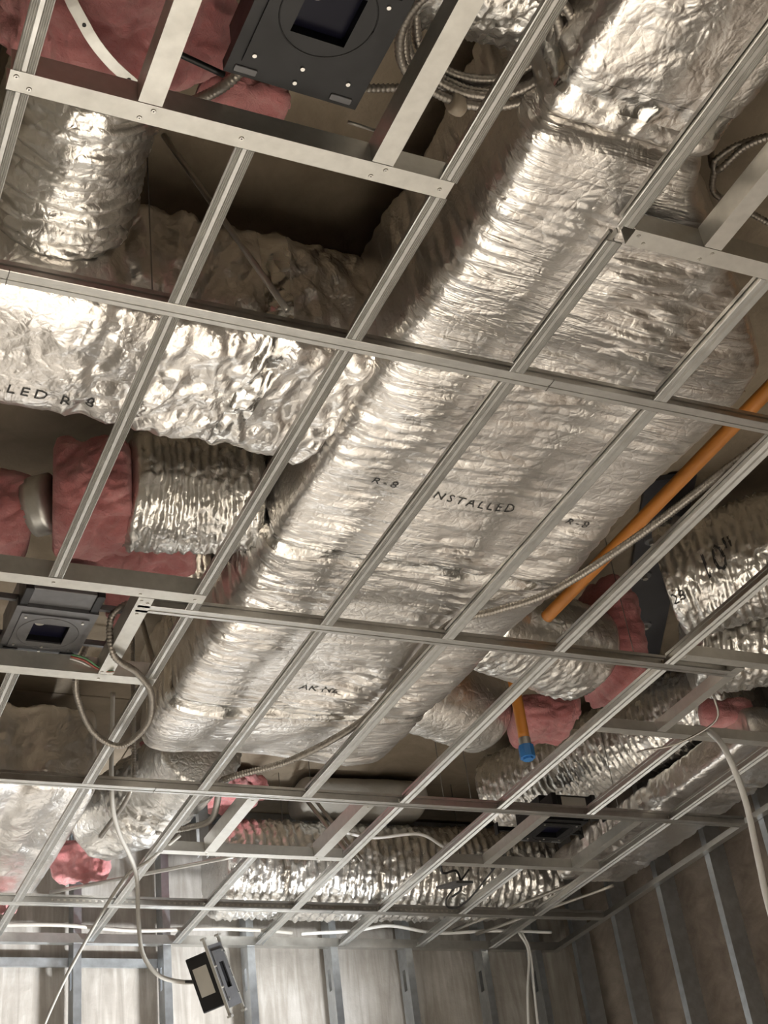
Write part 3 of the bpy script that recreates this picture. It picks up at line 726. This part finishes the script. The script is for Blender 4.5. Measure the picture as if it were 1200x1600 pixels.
# black strip with round washers on the slab
st = mesh_obj('fastener_strip', *extrude([(-.09, -.02), (.09, -.02), (.09, -.001), (-.09, -.001)], (2.80, 3.10, SLAB - .003), (3.45, 4.35, SLAB - .003)), 'black_strip')
tag(st, 'black strip with round washers fixed to the slab at right', 'strip')
for x, y in ((2.95, 3.46), (3.06, 3.68), (3.28, 4.02)):
    MB().cyl((x, y, SLAB - .021), (x, y, SLAB - .030), .030, 18, .026).build('washer', 'grey_metal', st)
    MB().cyl((x, y, SLAB - .030), (x, y, SLAB - .044), .011, 6).build('bolt', 'rod_steel', st)
# ================================================================== cables
RB = dict(rib=.0017, pitch=.010)
def at(pts, z0=True): return [(x, y, G + d) for x, y, d in pts]
cable('flexible_conduit', at([(2.52, 1.9, .09), (2.37, 2.17, .065), (2.27, 2.69, .062), (2.165, 3.03, .058), (2.045, 3.18, .060), (1.945, 3.30, .066), (1.93, 3.62, .060), (1.93, 3.95, .058), (1.80, 4.28, .055), (1.63, 4.46, .055), (1.62, 4.56, .065), (1.70, 4.9, .085), (1.66, 5.06, .11), (1.55, 5.15, .12)]), .0115, 'cable_steel',
      'long ribbed steel conduit snaking under the plenum from right edge to far end', 'conduit', n=10, **RB)
cable('flexible_conduit', at([(1.00, 3.44, .10), (.965, 3.45, .10), (.935, 3.50, .075), (.955, 3.55, -.012), (1.05, 3.64, -.014), (1.125, 3.75, -.02), (1.165, 3.93, -.03), (1.12, 4.08, -.04), (1.02, 4.04, -.02), (.935, 3.90, .02), (.915, 3.83, .075), (.94, 3.8, .16)]), .0095, 'cable_steel',
      'ribbed conduit hanging in a loop below the small left light', 'conduit', n=10, **RB)
# coil of conduit: several turns in one loop
pts = []
rs = np.random.RandomState(4)
for k in range(6 * 16 + 1):
    a = 2 * math.pi * k / 16 + 2.2; t = k / 16
    rr = .165 + .012 * math.sin(t * 2.3) - .006 * (t % 3) - .010 * (t % 2 > 1)
    pts.append((1.135 + rr * 1.02 * math.cos(a) + .008 * math.sin(t * 5), 1.425 + rr * .92 * math.sin(a) + .010 * math.cos(t * 3.1), Z(.20 + .013 * t - .02 * math.cos(a))))
coil = cable('conduit_coil', pts, .0095, 'cable_steel', 'coil of ribbed steel conduit hanging above the grid at the top', 'conduit coil', n=9, rib=.0010, pitch=.009)
mb = MB(Matrix.Translation((1.135 + .010, 1.425 + .152, Z(.225))) @ Matrix.Rotation(.25, 4, 'Z'))
V, Fc = sweep([(-.016, 0, 0), (0, 0, 0), (.016, 0, 0)], .042, .085, 2.6, .008, cap=True, capr=.004); mb.add(V.tolist(), Fc); mb.build('tape_wrap', 'tape_tan', coil, True)
cable('flexible_conduit', at([(.80, 1.56, .14), (.92, 1.60, .20), (1.02, 1.585, .22), (1.10, 1.57, .23)]), .008, 'cable_steel', 'short ribbed conduit leading from the black light to the coil', 'conduit', **RB)
cable('flexible_conduit', at([(.58, 1.80, .22), (.615, 1.71, .16), (.655, 1.62, .12), (.68, 1.55, .11)]), .010, 'cable_steel', 'short ribbed conduit entering the left corner of the large black light', 'conduit', **RB)
cable('flexible_conduit', at([(2.30, 1.42, .42), (2.06, 1.52, .40), (1.96, 1.60, .40), (1.93, 1.69, .40), (1.95, 1.70, .52), (1.96, 1.72, .655)]), .008, 'cable_steel', 'upper dark conduit strand at the upper right beside the trunk duct', 'conduit', **RB)
cable('flexible_conduit', at([(2.5, 1.86, .38), (2.20, 1.80, .39), (2.06, 1.775, .40), (1.97, 1.755, .40), (1.93, 1.70, .40), (1.92, 1.66, .41), (2.0, 1.58, .42), (2.3, 1.45, .44)]), .0075, 'cable_steel', 'looping conduit strand at the upper right above the short channel', 'conduit', **RB)
cable('flexible_conduit', at([(1.30, 5.05, .05), (1.30, 4.62, .048), (1.295, 4.55, .20), (1.29, 4.52, .64)]), .008, 'cable_steel', 'conduit dropping beside the box duct above the hanging cable', 'conduit', **RB)
cable('hanging_cable', at([(1.22, 4.55, .40), (1.225, 4.60, .05), (1.30, 4.80, -.02), (1.42, 5.0, -.10), (1.45, 5.08, -.25), (1.47, 5.10, -.38), (1.53, 5.10, -.46), (1.62, 5.08, -.49), (1.70, 5.05, -.49)]), .0085, 'grey_jacket', 'pale cable hanging down to the dangling light at the bottom', 'cable')
cable('hanging_cable', at([(1.60, 5.00, .05), (1.50, 5.10, -.02), (1.42, 5.16, -.07), (1.27, 5.2, -.32), (1.15, 5.2, -.56), (1.0, 5.2, -.95)]), .0065, 'grey_jacket', 'thin cable slanting down to the bottom left corner', 'cable')
cable('hanging_cable', at([(3.30, 3.90, .12), (3.25, 3.80, .06), (3.20, 3.70, -.015), (3.15, 3.60, -.13), (3.175, 3.60, -.31), (3.16, 3.60, -.54), (3.15, 3.60, -.72), (3.16, 3.6, -1.2)]), .0115, 'white_jacket', 'thick white cable hanging down at the right edge', 'cable')
cable('hanging_cable', at([(3.60, 5.93, .02), (3.63, 5.92, -.08), (3.57, 5.9, -.3), (3.52, 5.9, -.62)]), .006, 'white_jacket', 'left strand of the pale cable pair in the far corner', 'cable')
cable('hanging_cable', at([(3.62, 5.93, .02), (3.64, 5.92, -.08), (3.61, 5.9, -.3), (3.585, 5.9, -.62)]), .006, 'white_jacket', 'right strand of the pale cable pair in the far corner', 'cable')
cable('run_cable', at([(1.0, 6.02, .030), (1.35, 6.00, .034), (1.7, 6.03, .026), (2.0, 6.0, .030), (2.3, 6.02, .036), (2.45, 6.03, .03)]), .009, 'grey_jacket', 'white cable lying along the top of the far wall, left stretch', 'cable')
cable('run_cable', at([(2.5, 6.04, .030), (2.75, 6.0, .035), (2.95, 6.02, .07), (3.2, 6.02, .04), (3.5, 6.0, .05), (3.85, 6.03, .06)]), .008, 'white_jacket', 'white cable along the top of the far wall, right stretch', 'cable')
cable('run_cable', at([(2.38, 5.23, .20), (2.55, 5.26, .19), (2.75, 5.22, .20), (2.88, 5.25, .16)]), .007, 'white_jacket', 'white cable stretched in front of the silver duct', 'cable')
cable('loose_wire', at([(3.02, 4.62, .06), (3.03, 4.9, .05), (3.06, 5.2, .02), (3.04, 5.42, -.03), (2.98, 5.46, -.04), (2.94, 5.40, -.02), (2.99, 5.34, .04), (3.02, 5.3, .08)]), .004, 'black_rubber', 'thin black wire looping beside the small junction plate at right', 'wire')
cable('loose_wire', at([(2.78, 5.1, .05), (2.82, 5.18, .01), (2.90, 5.2, .03), (2.98, 5.33, .0), (2.97, 5.4, -.01)]), .005, 'black_rubber', 'short black wire arching over the small junction plate at right', 'wire')
cable('loose_wire', at([(3.12, 3.55, .06), (3.16, 3.62, .0), (3.08, 3.76, -.03), (3.0, 3.85, -.02), (3.04, 3.95, .02)]), .004, 'rod_steel', 'thin wire curl hanging from the right steel channel', 'wire')
# small plate hanging by the wires at right
pl = MB(Matrix.Translation((2.92, 5.27, Z(-.005))) @ Matrix.Rotation(-.9, 4, 'Z') @ Matrix.Rotation(.25, 4, 'X')).box((-.05, -.10, -.006), (.05, .10, .006), .003).build('junction_plate', 'grey_metal')
tag(pl, 'small flat grey junction plate hanging before the silver duct', 'plate')
# straight brace rods
def rod(p0, p1, r, label, mat='rod_steel'):
    V, Fc = tube([p0, p1], r, 10, .1); tag(mesh_obj('brace_rod', V, Fc, mat, None, True), label, 'rod')
rod((.731, 2.20, SLAB - .004), (.955, 2.085, Z(.045)), .0075, 'thin pale brace rod slanting down to the nearest main beam')
rod((1.20, 4.20, SLAB - .004), (1.124, 3.70, Z(.042)), .009, 'brace rod slanting above the tee right of the small left light')
rod((2.40, 5.62, Z(.52)), (2.42, 5.20, Z(.06)), .010, 'left one of two brace rods beyond the third main beam')
rod((2.43, 5.60, Z(.52)), (2.455, 5.20, Z(.06)), .008, 'right one of two brace rods beyond the third main beam')
rod((1.30, 5.9, Z(.14)), (1.90, 5.18, Z(.05)), .008, 'thin brace rod crossing behind the opening at lower left')
rod((3.25, 5.95, Z(.03)), (3.62, 5.25, Z(.05)), .008, 'thin brace rod near the far corner, left of the pair of rods')
rod((3.40, 6.0, Z(.03)), (3.80, 5.35, Z(.05)), .008, 'thin brace rod in the far corner, nearest the right wall')

# ================================================================== recessed lights
def downlight(label, mtx, w=.25, d=.27, ap=.105, driver=True, plate_mat='black_metal', inner_mat='black_metal', ay=0.0, bars=True, group='black recessed light housings'):
    base = mtx @ Vector((0, 0, 0))
    t = empty('recessed_light', base); tag(t, label, 'light', group)
    hw, hd = w / 2, d / 2; a = ap / 2
    n = lambda: MB(mtx)
    m = n(); m.frame((-hw, -hd, .002), (hw, hd, .005), (-hw * .80, -hd * .72), (hw * .80, hd * .72))
    m.box((-hw, -hd, .005), (-hw + .003, hd, .030)); m.box((hw - .003, -hd, .005), (hw, hd, .030)); m.box((-hw, -hd, .005), (hw, -hd + .003, .030)); m.box((-hw, hd - .003, .005), (hw, hd, .030))
    m.build('mounting_frame', plate_mat, t)
    m = n(); m.frame((-hw * .83, -hd * .76, -.003), (hw * .83, hd * .76, .002), (-a, -a + ay), (a, a + ay)); tp_ = m.build('aperture_plate', inner_mat, t)
    # raised ring on the plate
    rg = [(.088 * math.cos(x), .088 * math.sin(x) + ay, -.0030) for x in np.linspace(0, 2 * math.pi, 49)]
    V, Fc = tube(rg, .0016, 6, .01); k = n(); k.add(V.tolist(), Fc); k.build('plate_ring', inner_mat, tp_, True)
    # light well
    m = n(); h = .10
    m.box((-a - .003, -a + ay - .003, .002), (-a, a + ay + .003, h)); m.box((a, -a + ay - .003, .002), (a + .003, a + ay + .003, h)); m.box((-a, -a + ay - .003, .002), (a, -a + ay, h)); m.box((-a, a + ay, .002), (a, a + ay + .003, h))
    m.build('light_well', 'black_metal', t)
    n().box((-a, -a + ay, .020), (a, a + ay, .023)).build('lens', 'lamp_lens', t)
    lr = n(); lr.cyl((-a * .55, -a * .45 + ay, .0205), (-a * .55, -a * .45 + ay, .016), .017, 18, .014); lr.build('reflector_cup', 'paper_label', t)
    n().box((-hw * .92, -hd * .9, .030), (hw * .92, hd * .9, .115), .006).build('housing_box', plate_mat, t)
    if driver:
        db = n().box((-hw * .85, -hd - .085, .012), (hw * .85, -hd - .002, .075), .004).build('driver_box', plate_mat, t)
        n().box((-hw * .55, -hd - .0875, .025), (hw * .5, -hd - .085, .066)).build('driver_label', 'paper_label', db)
        for sx in (-1, 1): n().box((sx * hw * .86 - .012, -hd - .09, .006), (sx * hw * .86 + .012, -hd + .006, .082), .003).build('driver_bracket', 'black_metal', t)
    for (x, y) in ((0, hd * .60), (0, hd * .86), (-hw * .7, -hd * .62), (hw * .7, -hd * .62), (-hw * .7, hd * .62), (hw * .7, hd * .62)):
        n().cyl((x, y, .001 if abs(y) > hd * .75 else -.003), (x, y, -.001 if abs(y) > hd * .75 else -.0058), .0042, 10).build('screw', 'screw_steel', t)
    for sx in (-1, 1): n().box((sx * hw * .72 - .022, hd - .022, -.001), (sx * hw * .72 + .022, hd - .008, .003), .002).build('spring_clip', 'grey_metal', t)
    if bars:
        for sy in (-1, 1):
            b_ = n().box((-.21, sy * hd * .8 - .006, .034), (.21, sy * hd * .8 + .006, .052)).build('hanger_bar', plate_mat, t)
            for sx in (-1, 1): n().box((sx * .208 - .003, sy * hd * .8 - .014, .018), (sx * .208 + .003, sy * hd * .8 + .014, .066)).build('bar_foot', 'black_metal', b_)
    return t
downlight('large black recessed light housing at the top, above the framing channel', Matrix.Translation((.77, 1.412, Z(.075))) @ Matrix.Rotation(.03, 4, 'Z'), w=.265, d=.285, ay=-.035, bars=False)
cable('hanger_rod', at([(.54, 1.545, .085), (.64, 1.565, .085)]), .006, 'black_metal', 'thin black hanger rod at the left of the large light', 'rod')
cable('hanger_rod', at([(.90, 1.595, .085), (1.0, 1.60, .085)]), .0035, 'rod_steel', 'thin pale hanger rod at the right of the large light', 'rod')
l2 = downlight('small black recessed light with driver box at the left edge', Matrix.Translation((.775, 3.605, Z(.07))) @ Matrix.Rotation(.02, 4, 'Z'), w=.235, d=.26, inner_mat='grey_metal', plate_mat='grey_metal')
downlight('small dark recessed light before the crinkled duct near the far corner', Matrix.Translation((3.16, 4.80, Z(.06))), w=.22, d=.24)
# dangling light at the bottom
mt = Matrix.Translation((1.775, 5.0, Z(-.52))) @ Matrix.Rotation(math.radians(-22), 4, 'Y') @ Matrix.Rotation(math.radians(55), 4, 'Z') @ Matrix.Rotation(math.radians(-48), 4, 'X')
def dangling():
    # axes: along the long side, across the face, and out of the face
    up = Vector((-.36, -.15, .92)).normalized(); face = Vector((.74, -.62, -.22)); face = (face - up * face.dot(up)).normalized(); side = face.cross(up).normalized()
    m3 = Matrix((side, up, -face)).transposed().to_4x4()
    return Matrix.Translation((1.75, 5.0, Z(-.485))) @ m3 @ Matrix.Scale(.78, 4)
mt = dangling()
t = empty('dangling_light', mt @ Vector((0, 0, 0))); tag(t, 'grey recessed light dangling on its cable before the far wall', 'light')
n = lambda: MB(mt)
n().frame((-.085, -.15, 0), (.085, .15, .004), (-.055, -.09), (.055, .09)).build('mounting_frame', 'grey_metal', t)
n().frame((-.062, -.12, -.006), (.062, .12, 0), (-.026, -.062), (.026, .062)).build('aperture_plate', 'grey_metal', t)
n().box((-.026, -.062, .03), (.026, .062, .034)).build('lens', 'lamp_lens', t)
m = n(); m.box((-.030, -.066, .0), (-.026, .066, .05)); m.box((.026, -.066, .0), (.030, .066, .05)); m.box((-.026, -.066, .0), (.026, -.062, .05)); m.box((-.026, .062, .0), (.026, .066, .05)); m.build('light_well', 'black_metal', t)
db = n().box((-.080, -.130, .006), (.070, .130, .135), .005).build('housing_box', 'black_metal', t)
n().box((.0695, -.060, .040), (.0725, .075, .115)).build('driver_label', 'paper_label', db)
for sx in (-1, 1):
    b_ = n().box((sx * .083 - .005, -.185, -.002), (sx * .083 + .005, .185, .012)).build('hanger_bar', 'smooth_steel', t)
    for sy in (-1, 1): n().box((sx * .083 - .014, sy * .185 - .005, -.006), (sx * .083 + .014, sy * .185 + .005, .016)).build('bar_foot', 'smooth_steel', b_)
for (x, y) in ((-.072, .10), (-.072, .02), (-.072, -.02), (-.072, -.10), (.072, .05), (.072, -.05), (-.05, .11), (.05, -.11)):
    n().cyl((x, y, .001), (x, y, -.009), .0045, 8).build('screw', 'screw_steel', t)
cable('whip_wire', [tuple(Vector(mt @ Vector((-.08, -.02, .09)))), (1.68, 5.05, Z(-.50)), (1.62, 5.07, Z(-.492))], .005, 'black_rubber', 'black wire tail joining the dangling light to its cable', 'wire')
# wire ends by the small left light
for k, (c, lab) in enumerate((('green_jacket', 'green wire end beside the small left light'), ('red_jacket', 'reddish wire end beside the small left light'), ('white_jacket', 'white wire end beside the small left light'))):
    cable('wire_end', at([(.985, 3.66, -.006 - .002 * k), (.95, 3.68 + .01 * k, .012), (.90, 3.66 + .015 * k, .03), (.86, 3.665 + .012 * k, .04)]), .003, c, lab, 'wire', n=6)

# ================================================================== work lamp by the far wall and two added fill lamps
for loc, aim, watts, colr, cone, lab in LAMPS:
    L = Vector(loc); A = Vector(aim); d = (A - L).normalized()
    t = empty('work_or_fill_light', (L.x, L.y, 0)); tag(t, lab, 'work light')
    q = d.to_track_quat('-Z', 'Y').to_matrix().to_4x4(); mx = Matrix.Translation(L) @ q
    MB(mx).box((-.14, -.10, .012), (.14, .10, .07), .01).build('lamp_head', 'yellow_plastic', t)
    MB(mx).box((-.12, -.08, .004), (.12, .08, .012)).build('lamp_panel', 'led_panel', t)
    V, Fc = tube([(L.x, L.y, L.z - .13), (L.x, L.y, .25)], .015, 10, .1); mesh_obj('pole', V, Fc, 'black_metal', t, True)
    MB(mx).box((-.155, -.012, .0), (-.145, .012, .09)).box((.145, -.012, .0), (.155, .012, .09)).box((-.155, -.012, .08), (.155, .012, .09)).build('yoke', 'black_metal', t)
    for k in range(3):
        a = 2.1 * k; V, Fc = tube([(L.x, L.y, .60), (L.x + .38 * math.cos(a), L.y + .38 * math.sin(a), .012)], .011, 8, .1); mesh_obj('leg', V, Fc, 'black_metal', t, True)
    ld = bpy.data.lights.new('work_or_fill_lamp', 'AREA'); ld.shape = 'RECTANGLE'; ld.size = .24; ld.size_y = .16; ld.energy = watts; ld.color = colr; ld.spread = min(math.pi, cone)
    lo = bpy.data.objects.new('work_or_fill_lamp', ld); COL.objects.link(lo); lo.matrix_world = mx
    lo.parent = t; lo.matrix_parent_inverse = Matrix.Translation((-L.x, -L.y, 0))
